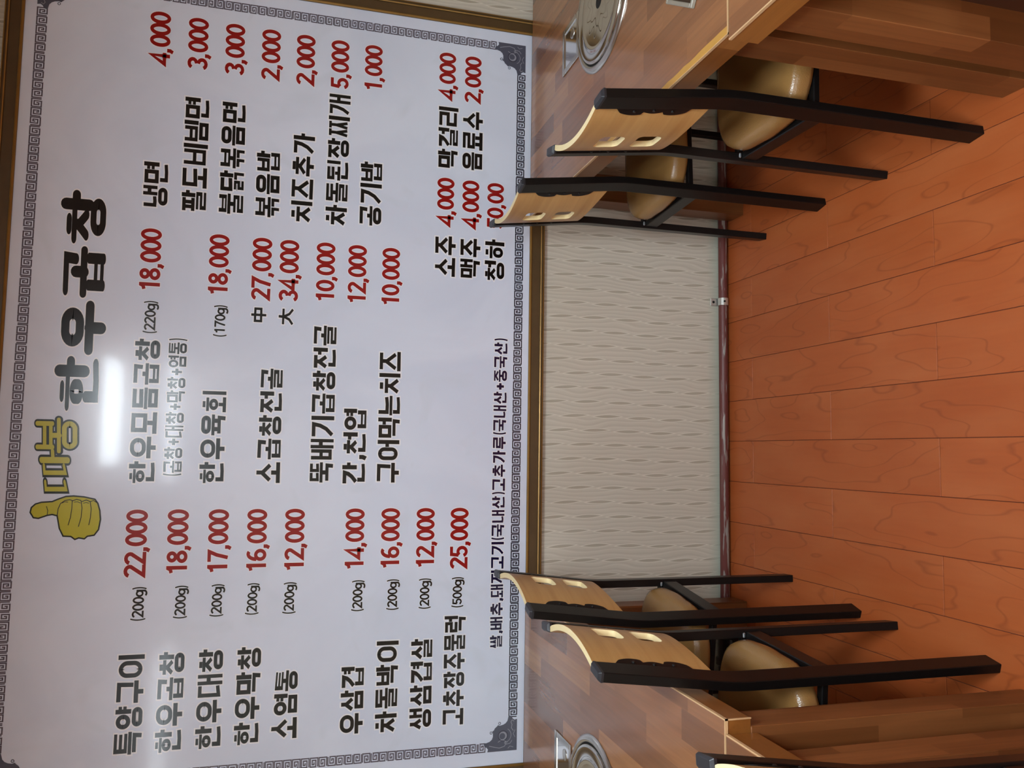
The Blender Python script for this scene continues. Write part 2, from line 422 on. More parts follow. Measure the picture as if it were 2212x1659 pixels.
CHO = 'ㄱㄲㄴㄷㄸㄹㅁㅂㅃㅅㅆㅇㅈㅉㅊㅋㅌㅍㅎ'
JUNG = 'ㅏㅐㅑㅒㅓㅔㅕㅖㅗㅘㅙㅚㅛㅜㅝㅞㅟㅠㅡㅢㅣ'
JONG = ['', 'ㄱ', 'ㄲ', 'ㄳ', 'ㄴ', 'ㄵ', 'ㄶ', 'ㄷ', 'ㄹ', 'ㄺ', 'ㄻ', 'ㄼ', 'ㄽ', 'ㄾ', 'ㄿ', 'ㅀ', 'ㅁ', 'ㅂ', 'ㅄ', 'ㅅ', 'ㅆ', 'ㅇ', 'ㅈ', 'ㅊ', 'ㅋ', 'ㅌ', 'ㅍ', 'ㅎ']
def jamo(j, x0, y0, x1, y1, T, side=False):
    h = T / 2; X0, Y0, X1, Y1 = x0 + h, y0 + h, x1 - h, y1 - h
    m = lambda u, v: (X0 + (X1 - X0) * u, Y0 + (Y1 - Y0) * v)
    e = h / max(X1 - X0, 1e-3); g = h / max(Y1 - Y0, 1e-3)        # lets a stroke reach the outer edge of its box
    o = lambda *pts: ([m(*p) for p in pts], False)
    if j == 'ㄱ':
        if side: return [o((-e, 1), (0.92, 1), (0.80, 0.62), (0.52, 0.26), (-0.02, -g * .9))]
        return [o((-e, 1), (1, 1), (0.96, -g))]
    if j == 'ㄴ':
        return [o((0, 1 + g), (0, 0.02), (0.6, 0.0), (1 + e, 0.12 if not side else 0.05))]
    if j == 'ㄷ':
        return [o((1 + e, 1), (0, 1), (0, 0), (1 + e, 0.06))]
    if j == 'ㅌ': return [o((1 + e, 1), (0, 1), (0, 0), (1 + e, 0)), o((0, .5), (1 + e * .7, .5))]
    if j == 'ㄹ': return [o((-e, 1), (1, 1), (1, .5), (0, .5), (0, 0), (1 + e, 0))]
    if j == 'ㅁ': return [([m(0, 0), m(1, 0), m(1, 1), m(0, 1)], True)]
    if j == 'ㅂ': return [o((0, 1 + g), (0, -g)), o((1, 1 + g), (1, -g)), o((0, .52), (1, .52)), o((0, 0), (1, 0))]
    if j == 'ㅅ': return [o((.5, 1 + g), (.5, .68), (0 - e * .3, 0 - g * .4)), o((.46, .66), (1 + e * .3, 0 - g * .4))]
    if j == 'ㅇ': return [rring(X0, Y0, X1, Y1)]
    if j == 'ㅈ': return [o((-e, 1), (1 + e, 1)), o((.5, 1), (.5, .66), (0 - e * .3, -g * .4)), o((.46, .64), (1 + e * .3, -g * .4))]
    if j == 'ㅊ': return [o((.2, 1), (.8, 1)), o((-e, .68), (1 + e, .68)), o((.5, .68), (.5, .46), (0 - e * .3, -g * .4)), o((.46, .44), (1 + e * .3, -g * .4))]
    if j == 'ㅎ':
        yb = Y0 + (Y1 - Y0) * 0.52
        return [o((.2, 1), (.8, 1)), o((-e, .72), (1 + e, .72)), rring(X0 + (X1 - X0) * .12, Y0, X1 - (X1 - X0) * .12, yb - h * .2)]
    if j == 'ㅍ': return [o((-e, 1), (1 + e, 1)), o((-e, 0), (1 + e, 0)), o((.26, 1), (.26, 0)), o((.74, 1), (.74, 0))]
    return []
DBL = {'ㄲ': 'ㄱㄱ', 'ㄸ': 'ㄷㄷ', 'ㅆ': 'ㅅㅅ', 'ㅉ': 'ㅈㅈ', 'ㅃ': 'ㅂㅂ', 'ㄺ': 'ㄹㄱ'}
NH = {'ㄱ': 1, 'ㄴ': 1, 'ㄷ': 2, 'ㄹ': 3, 'ㅁ': 2, 'ㅂ': 3.1, 'ㅅ': 1.6, 'ㅇ': 2, 'ㅈ': 2.2, 'ㅊ': 3.0, 'ㅎ': 3.9, 'ㅌ': 3, 'ㅍ': 2}
def jgroups(j, x0, y0, x1, y1, T, side=False):
    """-> groups (lines, thickness, stretch) with cross strokes thinned to fit the box"""
    if j in DBL:
        a, b = DBL[j]; mid = (x0 + x1) / 2; g = .022 + (.065 if T < .15 and j == 'ㄸ' else 0)
        if j == 'ㄺ': mid += .04
        return jgroups(a, x0, y0, mid - g, y1, T * .78) + jgroups(b, mid + g, y0, x1, y1, T * .78)
    nh = NH.get(j, 1); hh = y1 - y0
    th = min(T * .86, hh / (nh + (nh - 1) * .62) if nh > 1 else T * .86, hh * .42)
    k = T / th
    lines = [([(p[0], p[1] / k) for p in pts], cl) for pts, cl in jamo(j, x0, y0 * k, x1, y1 * k, T, side)]
    return [(lines, T, k)]
def syllable(ch, T):
    c = ord(ch) - 0xAC00; a, v, f = CHO[c // 588], JUNG[(c % 588) // 28], JONG[c % 28]
    out = []; vert, hor = [], []
    fb = (.385 if NH.get(DBL.get(f, f)[0], 1) >= 2 else .33) if f else 0.0
    if f in 'ㄹㄺ' and f: fb = .41
    V = lambda *p: vert.append((list(p), False)); H = lambda *p: hor.append((list(p), False))
    tv = T; th = T * (.80 if f else .86)
    if v in 'ㅏㅐㅑㅓㅔㅕㅣ':
        y0 = fb + .035 if f else 0.0; iy0 = y0 + (.02 if f else .07)
        ix1 = {'ㅏ': .64, 'ㅑ': .64, 'ㅣ': .74, 'ㅓ': .64, 'ㅕ': .64, 'ㅐ': .50, 'ㅔ': .46}[v]
        dn = '' if v not in 'ㅓㅕ' else a
        out += jgroups(a, 0.0, iy0, ix1, .97, T * (.86 if v in 'ㅐㅔ' or a in 'ㅎㅂㅍㅌ' else .95), True)
        my = y0 + (1 - y0) * .56
        if v in 'ㅏㅑ':
            xb = .775; V((xb, y0), (xb, 1)); ys = [my] if v == 'ㅏ' else [my + .13 * (1 - y0) + .01, my - .15 * (1 - y0)]
            for y in ys: H((xb, y), (1.0, y))
        elif v == 'ㅣ': V((.915, y0), (.915, 1))
        elif v in 'ㅓㅕ':
            V((.915, y0), (.915, 1)); ys = [my] if v == 'ㅓ' else [my + .13 * (1 - y0) + .01, my - .15 * (1 - y0)]
            for y in ys: H((.66, y), (.90, y))
        elif v == 'ㅐ': tv = T * .80; V((.63, y0), (.63, 1)); V((.93, y0), (.93, 1)); H((.63, my), (.93, my))
        elif v == 'ㅔ': tv = T * .80; V((.70, y0), (.70, 1)); V((.93, y0), (.93, 1)); H((.54, my), (.70, my))
        if v in 'ㅑㅕ': th *= .8
    elif v in 'ㅗㅛㅜㅠㅡ':
        y0 = fb + .03 if f else 0.0
        th = T * (.66 if f else .86)
        if v == 'ㅡ': vh = th
        else: vh = th + (.085 if f else .19)
        out += jgroups(a, .07, y0 + vh + (.025 if v in 'ㅗㅛ' and f else .03), .93, 1.0, T * .95)
        hb = th / 2
        if v in 'ㅗㅛ':
            H((0, y0 + hb), (1, y0 + hb))
            for x in ([.5] if v == 'ㅗ' else [.32, .68]): V((x, y0 + hb), (x, y0 + vh + (.03 if f else .02)))
        elif v in 'ㅜㅠ':
            H((0, y0 + vh - hb), (1, y0 + vh - hb))
            for x in ([.5] if v == 'ㅜ' else [.30, .70]): V((x, y0 + vh - hb), (x, y0 - (.03 if f else 0)))
        else: H((0, y0 + hb), (1, y0 + hb))
    else:
        y0 = fb + .04 if f else 0.0
        xr = .70 if v == 'ㅚ' else .54; tv = T * .82; th = T * .72; hb = th / 2
        vh = th + .16 * (1 - y0)
        out += jgroups(a, .02, y0 + vh + .03, xr - .03, .98, T * .85)
        H((-.02, y0 + hb), (xr, y0 + hb)); V((xr * .5, y0 + hb), (xr * .5, y0 + vh + .01))
        if v == 'ㅚ': V((.90, y0), (.90, 1))
        else: V((.68, y0), (.68, 1)); V((.94, y0), (.94, 1)); H((.68, (y0 + 1) / 2), (.94, (y0 + 1) / 2))
    if vert: out.append((vert, tv, 1.0))
    if hor: out.append((hor, th, 1.0))
    if f: out += jgroups(f, .09, 0.0, .94, fb, T * .95)
    return out, 1.0

def arc(cx_, cy_, rx, ry, a0, a1, n=10):
    return [(cx_ + rx * math.cos(math.radians(a0 + (a1 - a0) * i / n)), cy_ + ry * math.sin(math.radians(a0 + (a1 - a0) * i / n))) for i in range(n + 1)]
def latin(ch, T, kern):
    """digits and signs in a cell 1 high"""
    h = T / 2; w = .56; x0, x1, y0, y1 = h, w - h, h, 1 - h; xm = w / 2
    rx = xm - h
    O = lambda *p: (list(p), False)
    if ch == '0': return [(arc(xm, .5, rx, .5 - h, 0, 360, 24)[:-1], True)], w - kern
    if ch == '1': return [O((.33, 0), (.33, 1)), O((.10, .76), (.25, .80), (.33, 1 - h * .6))], w - kern * .6
    if ch == '2': return [O(*arc(xm, .73, rx, .27 - h, 170, -20, 9), (x0 + .02, h), (x1 + h, h))], w - kern * .3
    if ch == '3': return [O(*arc(xm, .735, rx, .265 - h, 160, -90, 10)), O(*arc(xm, .275, rx, .275 - h, 90, -160, 10))], w - kern * .3
    if ch == '4': return [O((x1 - .06, 0), (x1 - .06, 1 - h), (x0 - .03, .27), (x1 + h, .27))], w - kern * .3
    if ch == '5': return [O((x1 + h * .6, 1 - h), (x0 + .07, 1 - h), (x0 + .03, .52)), O(*arc(xm, .32, rx, .32 - h, 140, -160, 14))], w - kern * .3
    if ch == '6': return [(arc(xm, .31, rx, .31 - h, 0, 360, 20)[:-1], True), O(*arc(xm + .04, .5, rx + .04, .5 - h, 180, 62, 9)), ], w - kern * .3
    if ch == '7': return [O((h * .2, 1 - h), (x1, 1 - h), (x1 - .15, .55), (.2, 0))], w - kern * .3
    if ch == '8': return [(arc(xm, .745, rx - .03, .255 - h, 0, 360, 18)[:-1], True), (arc(xm, .27, rx, .27 - h, 0, 360, 20)[:-1], True)], w - kern * .3
    if ch == ',': return [O((.13, .15), (.13, 0.0), (.06, -.14))], .26
    if ch == 'g': return [(arc(xm - .02, .42, rx, .27, 0, 360, 18)[:-1], True), O((x1, .72), (x1, -.02), *arc(xm - .01, -.02, rx, .17, 0, -150, 6))], w
    if ch == '(': return [O(*arc(.46, .5, .36, .72, 140, 220, 8))], .26
    if ch == ')': return [O(*arc(-.22, .5, .36, .72, 40, -40, 8))], .26
    if ch == '+': return [O((.03, .5), (.57, .5)), O((.3, .22), (.3, .78))], .64
    if ch == '中': return [([(.08, .34), (.84, .34), (.84, .74), (.08, .74)], True), O((.46, 0), (.46, 1))], .92
    if ch == '大': return [O((.0, .68), (.92, .68)), O((.46, 1), (.44, .62), (.30, .26), (.02, .02)), O((.46, .62), (.62, .26), (.90, .02))], .92
    return [], .3

def typeset(s, T, cap='butt', kern=.045, gap=.13, small=False):
    """-> list of (lines, thickness, stretch) in a run, total width"""
    x = 0.0; out = []
    han = any('가' <= c <= '힣' for c in s)
    for ch in s:
        if '가' <= ch <= '힣':
            gr, w = syllable(ch, T); w0 = .94
            for lines, t, k in gr: out.append(([([(x + p[0] * w0, p[1]) for p in pts], cl) for pts, cl in lines], t, k))
            x += w0 + gap
        else:
            t = T * (.62 if ch in '()' else 1.0) * (.8 if ch in '中大' else 1)
            lines, w = latin(ch, t, kern if not small else -.01)
            sc, sy, dy = (.95 if han else 1.0), 1.0, 0.0
            if ch in '()': sy, dy = 1.08, -.04
            elif small: sc, sy, dy = .84, .78, .14; t *= .9
            elif han and ch == ',': dy = .12
            out.append(([([(x + p[0] * sc, p[1] * sy + dy) for p in pts], cl) for pts, cl in lines], t, 1.0))
            x += w * sc + (.03 if han or (ch in '()' and not small) else 0)
    if s and '가' <= s[-1] <= '힣': x -= gap
    return out, x

def letter_mesh(name, s, quad, T, mats, parent, cap='butt', halo=0.05, gap=.13, label=None, layers=None, small=False):
    """quad = (X0, zb0, zt0, X1, zb1, zt1) on the wall plane"""
    X0, b0, t0, X1, b1, t1 = quad
    runs, W = typeset(s, T, cap, gap=gap, small=small)
    def fn(u, v):
        k = u / W; zb = b0 + (b1 - b0) * k; zt = t0 + (t1 - t0) * k
        return X0 + (X1 - X0) * k, zb + (zt - zb) * v
    bm = bmesh.new()
    layers = layers or [(halo, 1, SHEET_Y - .0004), (0.0, 0, SHEET_Y - .0009)]
    for extra, mi, dep in layers:
        for ri, (lines, t, kk) in enumerate(runs):
            L2 = []
            for pts, cl in lines:
                if extra > 0 and not cl and cap == 'butt' and len(pts) > 1:      # lengthen ends for the outline
                    a = Vector(pts[0]); b = Vector(pts[1]); c = Vector(pts[-1]); d = Vector(pts[-2])
                    pts = [tuple(a + (a - b).normalized() * extra)] + list(pts[1:-1]) + [tuple(c + (c - d).normalized() * extra)]
                L2.append((pts, cl))
            strokes_mesh(bm, L2, t + extra * 2, mi, dep - .00005 * (ri % 5), fn, cap, kk)
    o = link(name, bm, mats, parent)
    if label: o['label'] = label
    return o

# ================================================================== menu board
SHEET_Y = -0.0075
SX0, SX1, SZ0, SZ1 = -0.967, 1.390, 0.722, 2.233
board = empty('menu_board', (0, 0, 0))
tag(board, 'large white menu board in a brown gilt frame on the wall above both tables', 'menu board')
sheet = link('sheet', box(SX0 - .003, SX1 + .003, SHEET_Y, -0.001, SZ0 - .003, SZ1 + .003), M_SHEET, board)
prof = [(-.002, 0.0), (-.002, .012), (.002, .0155), (.0055, .0135), (.007, .0105), (.033, .0125), (.0345, .016), (.0375, .0175), (.041, .0175), (.0425, .0205), (.046, .019), (.047, .014), (.047, 0.0)]
gold_seg = {1, 2, 6, 9}
def rail(ax, c, a0, a1, sgn):
    """ax 'X': rail along x at height c, profile growing outward by sgn in z"""
    bm = bmesh.new(); rows = []
    for w, d in prof:
        if ax == 'X': rows.append((bm.verts.new((a0 - w, -d, c + sgn * w)), bm.verts.new((a1 + w, -d, c + sgn * w))))
        else: rows.append((bm.verts.new((c + sgn * w, -d, a0 - w)), bm.verts.new((c + sgn * w, -d, a1 + w))))
    for i, (p, q) in enumerate(zip(rows, rows[1:])):
        f = bm.faces.new((p[0], p[1], q[1], q[0])); f.material_index = 1 if i in gold_seg else 0
    bm.faces.new([r[0] for r in rows]); bm.faces.new([r[1] for r in rows][::-1]); bm.faces.new((rows[0][0], rows[-1][0], rows[-1][1], rows[0][1]))
    return link('frame_rail', recalc(bm), [M_FRAME, M_GOLD], board)
rail('X', SZ0, SX0, SX1, -1); rail('X', SZ1, SX0, SX1, 1); rail('Z', SX0, SZ0, SZ1, -1); rail('Z', SX1, SZ0, SZ1, 1)

# greek key bands
KX0, KX1, KZ0, KZ1, KB = -0.925, 1.350, 0.746, 2.201, 0.0275
def key_band(n, place, mat, label):
    bm = bmesh.new(); rnd = random.Random(n)
    for i in range(n):
        fl, fv = rnd.random() < .5, rnd.random() < .3
        path = [(0, 0), (0, 8), (8, 8), (8, 0), (2.1, 0), (2.1, 5.9), (5.9, 5.9), (5.9, 2.1), (4.0, 2.1), (4.0, 4.1)]
        def fn(u, v, i=i, fl=fl, fv=fv):
            u = 8 - u if fl else u; v = 8 - v if fv else v
            return place(i, (u + .55) / 9.4, (v + .45) / 8.9)
        strokes_mesh(bm, [(path, False)], 1.15, 0, SHEET_Y - .0005, fn)
    o = link('greek_key_band', bm, mat, sheet); o['label'] = label; return o
CN = .100
def band_h(z0):
    n = round((KX1 - KX0 - 2 * CN) / .0268); p = (KX1 - KX0 - 2 * CN) / n
    return n, (lambda i, u, v: (KX0 + CN + (i + u) * p, z0 + v * KB))
def band_v(x0):
    n = round((KZ1 - KZ0 - 2 * CN) / .0252); p = (KZ1 - KZ0 - 2 * CN) / n
    return n, (lambda i, u, v: (x0 + v * KB, KZ0 + CN + (i + u) * p))
n, f = band_h(KZ0); key_band(n, f, M_KEYD, 'dark greek key band along the bottom')
n, f = band_h(KZ1 - KB); key_band(n, f, M_GREY, 'grey greek key band along the top')
n, f = band_v(KX0); key_band(n, f, M_GREY, 'grey greek key band on the left')
n, f = band_v(KX1 - KB); key_band(n, f, M_GREY, 'grey greek key band on the right')

def ornament(cx_, cz_, sx, sz):
    bm = bmesh.new()
    fn = lambda a, b: (cx_ + sx * a, cz_ + sz * b)
    def poly(pts, mi, d):
        vs = [bm.verts.new((fn(*p)[0], SHEET_Y - d, fn(*p)[1])) for p in pts]; bm.faces.new(vs).material_index = mi
    out = [(0, 0), (.094, 0), (.092, .008), (.096, .014), (.104, .018), (.106, .027), (.098, .029), (.090, .031), (.083, .037), (.079, .045), (.077, .055), (.079, .061), (.074, .066), (.070, .071), (.064, .074),
           (.061, .079), (.055, .077), (.045, .077), (.037, .080), (.031, .087), (.027, .100), (.027, .106), (.018, .104), (.013, .096), (.008, .092), (0, .094)]
    poly(out, 0, .0010)
    disc = lambda x, y, r: arc(x, y, r, r, 0, 360, 20)[:-1]
    st = lambda pts, T, mi, d, cl=False, cap='round': strokes_mesh(bm, [(pts, cl)], T, mi, SHEET_Y - d, fn, cap)
    poly(disc(.046, .045, .0125), 1, .0013)
    poly(disc(.045, .047, .0095), 0, .0015)
    st(disc(.046, .045, .0155), .0012, 2, .0016, True, 'butt')
    st(arc(.047, .040, .021, .021, 200, 330, 12), .0016, 1, .0015)
    st([(.030, .016), (.022, .022), (.020, .034), (.024, .040), (.029, .036), (.026, .030)], .0018, 1, .0015)
    st([(.028, .060), (.034, .050), (.032, .040), (.024, .034), (.014, .040), (.010, .056), (.014, .074), (.018, .088)], .0020, 1, .0015)
    st([(.060, .012), (.068, .018), (.078, .016), (.086, .020), (.092, .016), (.088, .010)], .0018, 1, .0015)
    st([(.010, .012), (.014, .022), (.008, .028)], .0016, 1, .0015); st([(.040, .006), (.050, .012), (.062, .006)], .0014, 1, .0015)
    for x, y in ((.057, .083), (.084, .056)): st(disc(x, y, .0036), .0014, 2, .0014, True, 'butt')
    o = link('corner_ornament', bm, [M_ORN, M_ORNL, M_KEYD], sheet); o['label'] = 'slate grey scrolled corner ornament'
for sx, sz in ((1, 1), (-1, 1), (1, -1), (-1, -1)):
    ornament(KX0 if sx > 0 else KX1, KZ0 if sz > 0 else KZ1, sx, sz)

TEXTS = [
    ('특양구이', 'k', -0.8479, 1.8291, 1.8996, -0.5797, 1.8313, 1.8983),
    ('한우곱창', 'k', -0.8496, 1.7264, 1.7953, -0.5757, 1.7268, 1.7931),
    ('한우대창', 'k', -0.8478, 1.6213, 1.6902, -0.5739, 1.6239, 1.6885),
    ('한우막창', 'k', -0.8456, 1.5189, 1.5867, -0.5726, 1.5197, 1.5847),
    ('소염통', 'k', -0.8376, 1.4126, 1.4853, -0.6443, 1.4148, 1.4751),
    ('(200g)', 'w', -0.4883, 1.8346, 1.8737, -0.3903, 1.8353, 1.8719),
    ('(200g)', 'w', -0.4865, 1.7257, 1.763, -0.39, 1.7255, 1.76),
    ('(200g)', 'w', -0.4851, 1.6282, 1.6658, -0.3886, 1.628, 1.6623),
    ('(200g)', 'w', -0.4835, 1.5315, 1.5691, -0.3885, 1.5315, 1.5641),
    ('(200g)', 'w', -0.4847, 1.4274, 1.4649, -0.3888, 1.4271, 1.4629),
    ('22,000', 'r', -0.3673, 1.8403, 1.8973, -0.1807, 1.8408, 1.8975),
    ('18,000', 'r', -0.3632, 1.731, 1.7861, -0.1805, 1.7322, 1.7893),
    ('17,000', 'r', -0.3625, 1.6222, 1.677, -0.1808, 1.6233, 1.6794),
    ('16,000', 'r', -0.3616, 1.5149, 1.5703, -0.1806, 1.5173, 1.5731),
    ('12,000', 'r', -0.3614, 1.4082, 1.4639, -0.1805, 1.41, 1.4667),
    ('14,000', 'r', -0.362, 1.2335, 1.2894, -0.1806, 1.2341, 1.2911),
    ('16,000', 'r', -0.3616, 1.1261, 1.1826, -0.1801, 1.1272, 1.1844),
    ('12,000', 'r', -0.3616, 1.0186, 1.0752, -0.1802, 1.0195, 1.0764),
    ('25,000', 'r', -0.3653, 0.9134, 0.9693, -0.18, 0.9121, 0.9699),
    ('(200g)', 'w', -0.4849, 1.2292, 1.2665, -0.3884, 1.229, 1.2663),
    ('(200g)', 'w', -0.4851, 1.1249, 1.1623, -0.3886, 1.1247, 1.1618),
    ('(200g)', 'w', -0.4854, 1.0265, 1.0634, -0.3886, 1.0259, 1.0641),
    ('(500g)', 'w', -0.4849, 0.9243, 0.9617, -0.3875, 0.9238, 0.9617),
    ('우삼겹', 'k', -0.8383, 1.2228, 1.2897, -0.6456, 1.2235, 1.2893),
    ('차돌박이', 'k', -0.8404, 1.1227, 1.1873, -0.5753, 1.1219, 1.1874),
    ('생삼겹살', 'k', -0.8397, 1.0177, 1.0842, -0.5726, 1.0187, 1.0837),
    ('고추장주물럭', 'k', -0.8352, 0.9184, 0.9819, -0.5088, 0.9155, 0.9821),
    ('한우모듬곱창', 'k', -0.1036, 1.8294, 1.897, 0.3077, 1.8309, 1.8974),
    ('(220g)', 'w', 0.3225, 1.8416, 1.8798, 0.4215, 1.8418, 1.8797),
    ('18,000', 'r', 0.4461, 1.8395, 1.8955, 0.6282, 1.841, 1.8977),
    ('(곱창+대창+막창+염통)', 'k', -0.084, 1.7583, 1.807, 0.3166, 1.7588, 1.8075),
    ('한우육회', 'k', -0.103, 1.643, 1.71, 0.1645, 1.6451, 1.7103),
    ('(170g)', 'w', 0.3223, 1.6515, 1.6891, 0.4207, 1.6519, 1.6894),
    ('18,000', 'r', 0.4452, 1.6539, 1.7088, 0.6266, 1.6541, 1.7104),
    ('소곱창전골', 'k', -0.1021, 1.4857, 1.5526, 0.236, 1.4884, 1.5495),
    ('中', 'k', 0.3731, 1.5413, 1.585, 0.4175, 1.5422, 1.5842),
    ('27,000', 'r', 0.4397, 1.533, 1.5875, 0.6265, 1.5318, 1.5885),
    ('大', 'k', 0.3709, 1.4649, 1.5061, 0.4184, 1.4644, 1.5059),
    ('34,000', 'r', 0.4401, 1.4519, 1.5085, 0.6261, 1.4534, 1.5097),
    ('뚝배기곱창전골', 'k', -0.1005, 1.3326, 1.3999, 0.3735, 1.335, 1.4015),
    ('간,천엽', 'k', -0.1028, 1.2371, 1.3054, 0.1221, 1.2377, 1.305),
    ('구어먹는치즈', 'k', -0.0998, 1.1339, 1.2011, 0.3033, 1.1374, 1.2016),
    ('10,000', 'r', 0.4446, 1.3451, 1.4001, 0.6272, 1.3458, 1.4023),
    ('12,000', 'r', 0.445, 1.2499, 1.3053, 0.6271, 1.25, 1.3068),
    ('10,000', 'r', 0.4451, 1.1465, 1.2015, 0.6267, 1.1471, 1.2025),
    ('냉면', 'k', 0.696, 1.8305, 1.8965, 0.8274, 1.8329, 1.8985),
    ('4,000', 'r', 1.1237, 1.8427, 1.8986, 1.2829, 1.8453, 1.9022),
    ('팔도비빔면', 'k', 0.693, 1.7246, 1.7922, 1.0356, 1.7277, 1.7949),
    ('3,000', 'r', 1.1232, 1.7373, 1.7942, 1.2804, 1.7392, 1.7957),
    ('불닭볶음면', 'k', 0.6939, 1.62, 1.6885, 1.0344, 1.6242, 1.6905),
    ('3,000', 'r', 1.1211, 1.633, 1.6887, 1.2784, 1.6347, 1.6907),
    ('볶음밥', 'k', 0.6937, 1.5163, 1.5848, 0.897, 1.5199, 1.5868),
    ('2,000', 'r', 1.1197, 1.5294, 1.584, 1.2771, 1.5296, 1.5854),
    ('치즈추가', 'k', 0.6889, 1.4198, 1.4824, 0.9647, 1.418, 1.4816),
    ('2,000', 'r', 1.118, 1.426, 1.4805, 1.2758, 1.4262, 1.4828),
    ('차돌된장찌개', 'k', 0.6886, 1.3153, 1.3798, 1.1012, 1.3142, 1.3787),
    ('5,000', 'r', 1.1204, 1.3217, 1.3762, 1.2742, 1.3224, 1.3783),
    ('공기밥', 'k', 0.6951, 1.2091, 1.2758, 0.8976, 1.2106, 1.2769),
    ('1,000', 'r', 1.1262, 1.2175, 1.2729, 1.2742, 1.2187, 1.2739),
    ('막걸리', 'k', 0.9058, 0.9706, 1.0342, 1.1049, 0.9704, 1.0344),
    ('4,000', 'r', 1.1303, 0.9813, 1.0349, 1.2848, 0.9811, 1.0362),
    ('음료수', 'k', 0.9062, 0.8885, 0.9539, 1.1014, 0.8885, 0.9543),
    ('2,000', 'r', 1.1299, 0.8966, 0.9511, 1.2841, 0.8959, 0.9507),
    ('소주', 'k', 0.5517, 0.9718, 1.0359, 0.6821, 0.9703, 1.0367),
    ('맥주', 'k', 0.5526, 0.8914, 0.9545, 0.6808, 0.8887, 0.9549),
    ('청하', 'k', 0.5501, 0.8089, 0.8747, 0.6842, 0.8097, 0.8736),
    ('4,000', 'r', 0.7147, 0.9792, 1.0333, 0.869, 0.9782, 1.0342),
    ('4,000', 'r', 0.7137, 0.8955, 0.9511, 0.8683, 0.8962, 0.9524),
    ('50,00', 'r', 0.72, 0.8144, 0.8692, 0.8684, 0.8137, 0.8696),
    ('쌀,배추,돼지고기(국내산)고추가루(국내산+중국산)', 'n', -0.6114, 0.798, 0.8374, 0.3657, 0.7943, 0.8374),
    ('한우곱창', 't', 0.1102, 1.9862, 2.0866, 0.712, 1.9919, 2.0969),
    ('따', 'y', -0.1267, 2.0464, 2.1085, -0.0163, 2.0559, 2.123),
    ('봉', 'y', -0.0176, 2.0312, 2.1313, 0.0719, 2.0359, 2.1362),

]
STYLE = {'k': ('menu_item_lettering', .192, [M_BLACK, M_HALO], 'heavy black lettering', .06),
         'n': ('footer_lettering', .19, [M_NAVY, M_HALO], 'navy lettering line', .06),
         'w': ('portion_lettering', .145, [M_BLACK, M_HALO], None, .03),
         'r': ('price_lettering', .168, [M_RED, M_HALO], 'dark red price figures', .035)}
for s, k, *q in TEXTS:
    if k in STYLE:
        nm, T, mats, lab, halo = STYLE[k]
        if k == 'k' and s[0] == '(': T = .165
        if s in '中大': T = .19
        letter_mesh(nm, s, q, T, mats, sheet, halo=halo, label=lab, small=(k == 'w'))
    elif k == 't':
        letter_mesh('title_lettering', s, q, .25, [M_BLACK, M_HALO], sheet, cap='round', halo=.03, gap=.24, label='large rounded black title lettering')
    elif k == 'y':
        letter_mesh('title_lettering', s, q, .145, [M_OLIVE, M_DOLIVE], sheet, cap='round', label='small yellow-green bubble lettering with dark outline',
                    layers=[(.055, 1, SHEET_Y - .0006), (.0, 0, SHEET_Y - .0012)])
# thumbs-up picture printed left of the title
def thumb():
    bm = bmesh.new()
    x_of = lambda y: -0.2607 + (1500 - y) * (0.1219 / 455)
    z_of = lambda x, y: 2.1361 + (1500 - y) * (.0067 / 455) - (x - 315) * (.1769 / 725)
    fn = lambda x, y: (x_of(y), z_of(x, y))
    out = [(318, 1215), (330, 1165), (370, 1130), (430, 1112), (540, 1105), (600, 1080), (680, 1053), (760, 1048), (870, 1058), (980, 1082), (1010, 1125), (1030, 1200), (1036, 1290), (1015, 1395),
           (970, 1452), (900, 1462), (868, 1488), (810, 1478), (770, 1493), (730, 1463), (650, 1458), (612, 1380), (597, 1290), (590, 1250), (540, 1237), (490, 1245), (400, 1275), (350, 1268)]
    f = bm.faces.new([bm.verts.new((fn(*p)[0], SHEET_Y - .0006, fn(*p)[1])) for p in out]); f.material_index = 0
    def st(pts, T, cl=False): strokes_mesh(bm, [(pts, cl)], T, 1, SHEET_Y - .0010, fn, 'round')
    strokes_mesh(bm, [(out, True)], 15, 1, SHEET_Y - .0010, fn, 'round')
    st([(590, 1250), (600, 1180), (625, 1125), (670, 1095), (720, 1085), (745, 1095), (740, 1180), (725, 1270), (702, 1345)], 8)
    st([(745, 1100), (790, 1082), (835, 1095), (845, 1170), (835, 1270), (808, 1360)], 8)
    st([(845, 1105), (890, 1090), (930, 1105), (940, 1180), (932, 1270), (915, 1345)], 8)
    st([(935, 1105), (965, 1095), (1005, 1120)], 7); st([(482, 1155), (495, 1195), (490, 1240)], 7)
    st([(640, 1120), (670, 1108), (700, 1112)], 6); st([(765, 1112), (800, 1108), (828, 1120)], 6); st([(860, 1122), (890, 1115), (915, 1122)], 6)
    o = link('thumb_picture', bm, [M_OLIVE, M_DOLIVE], sheet); o['label'] = 'yellow-green thumbs-up drawing with black outlines'
thumb()

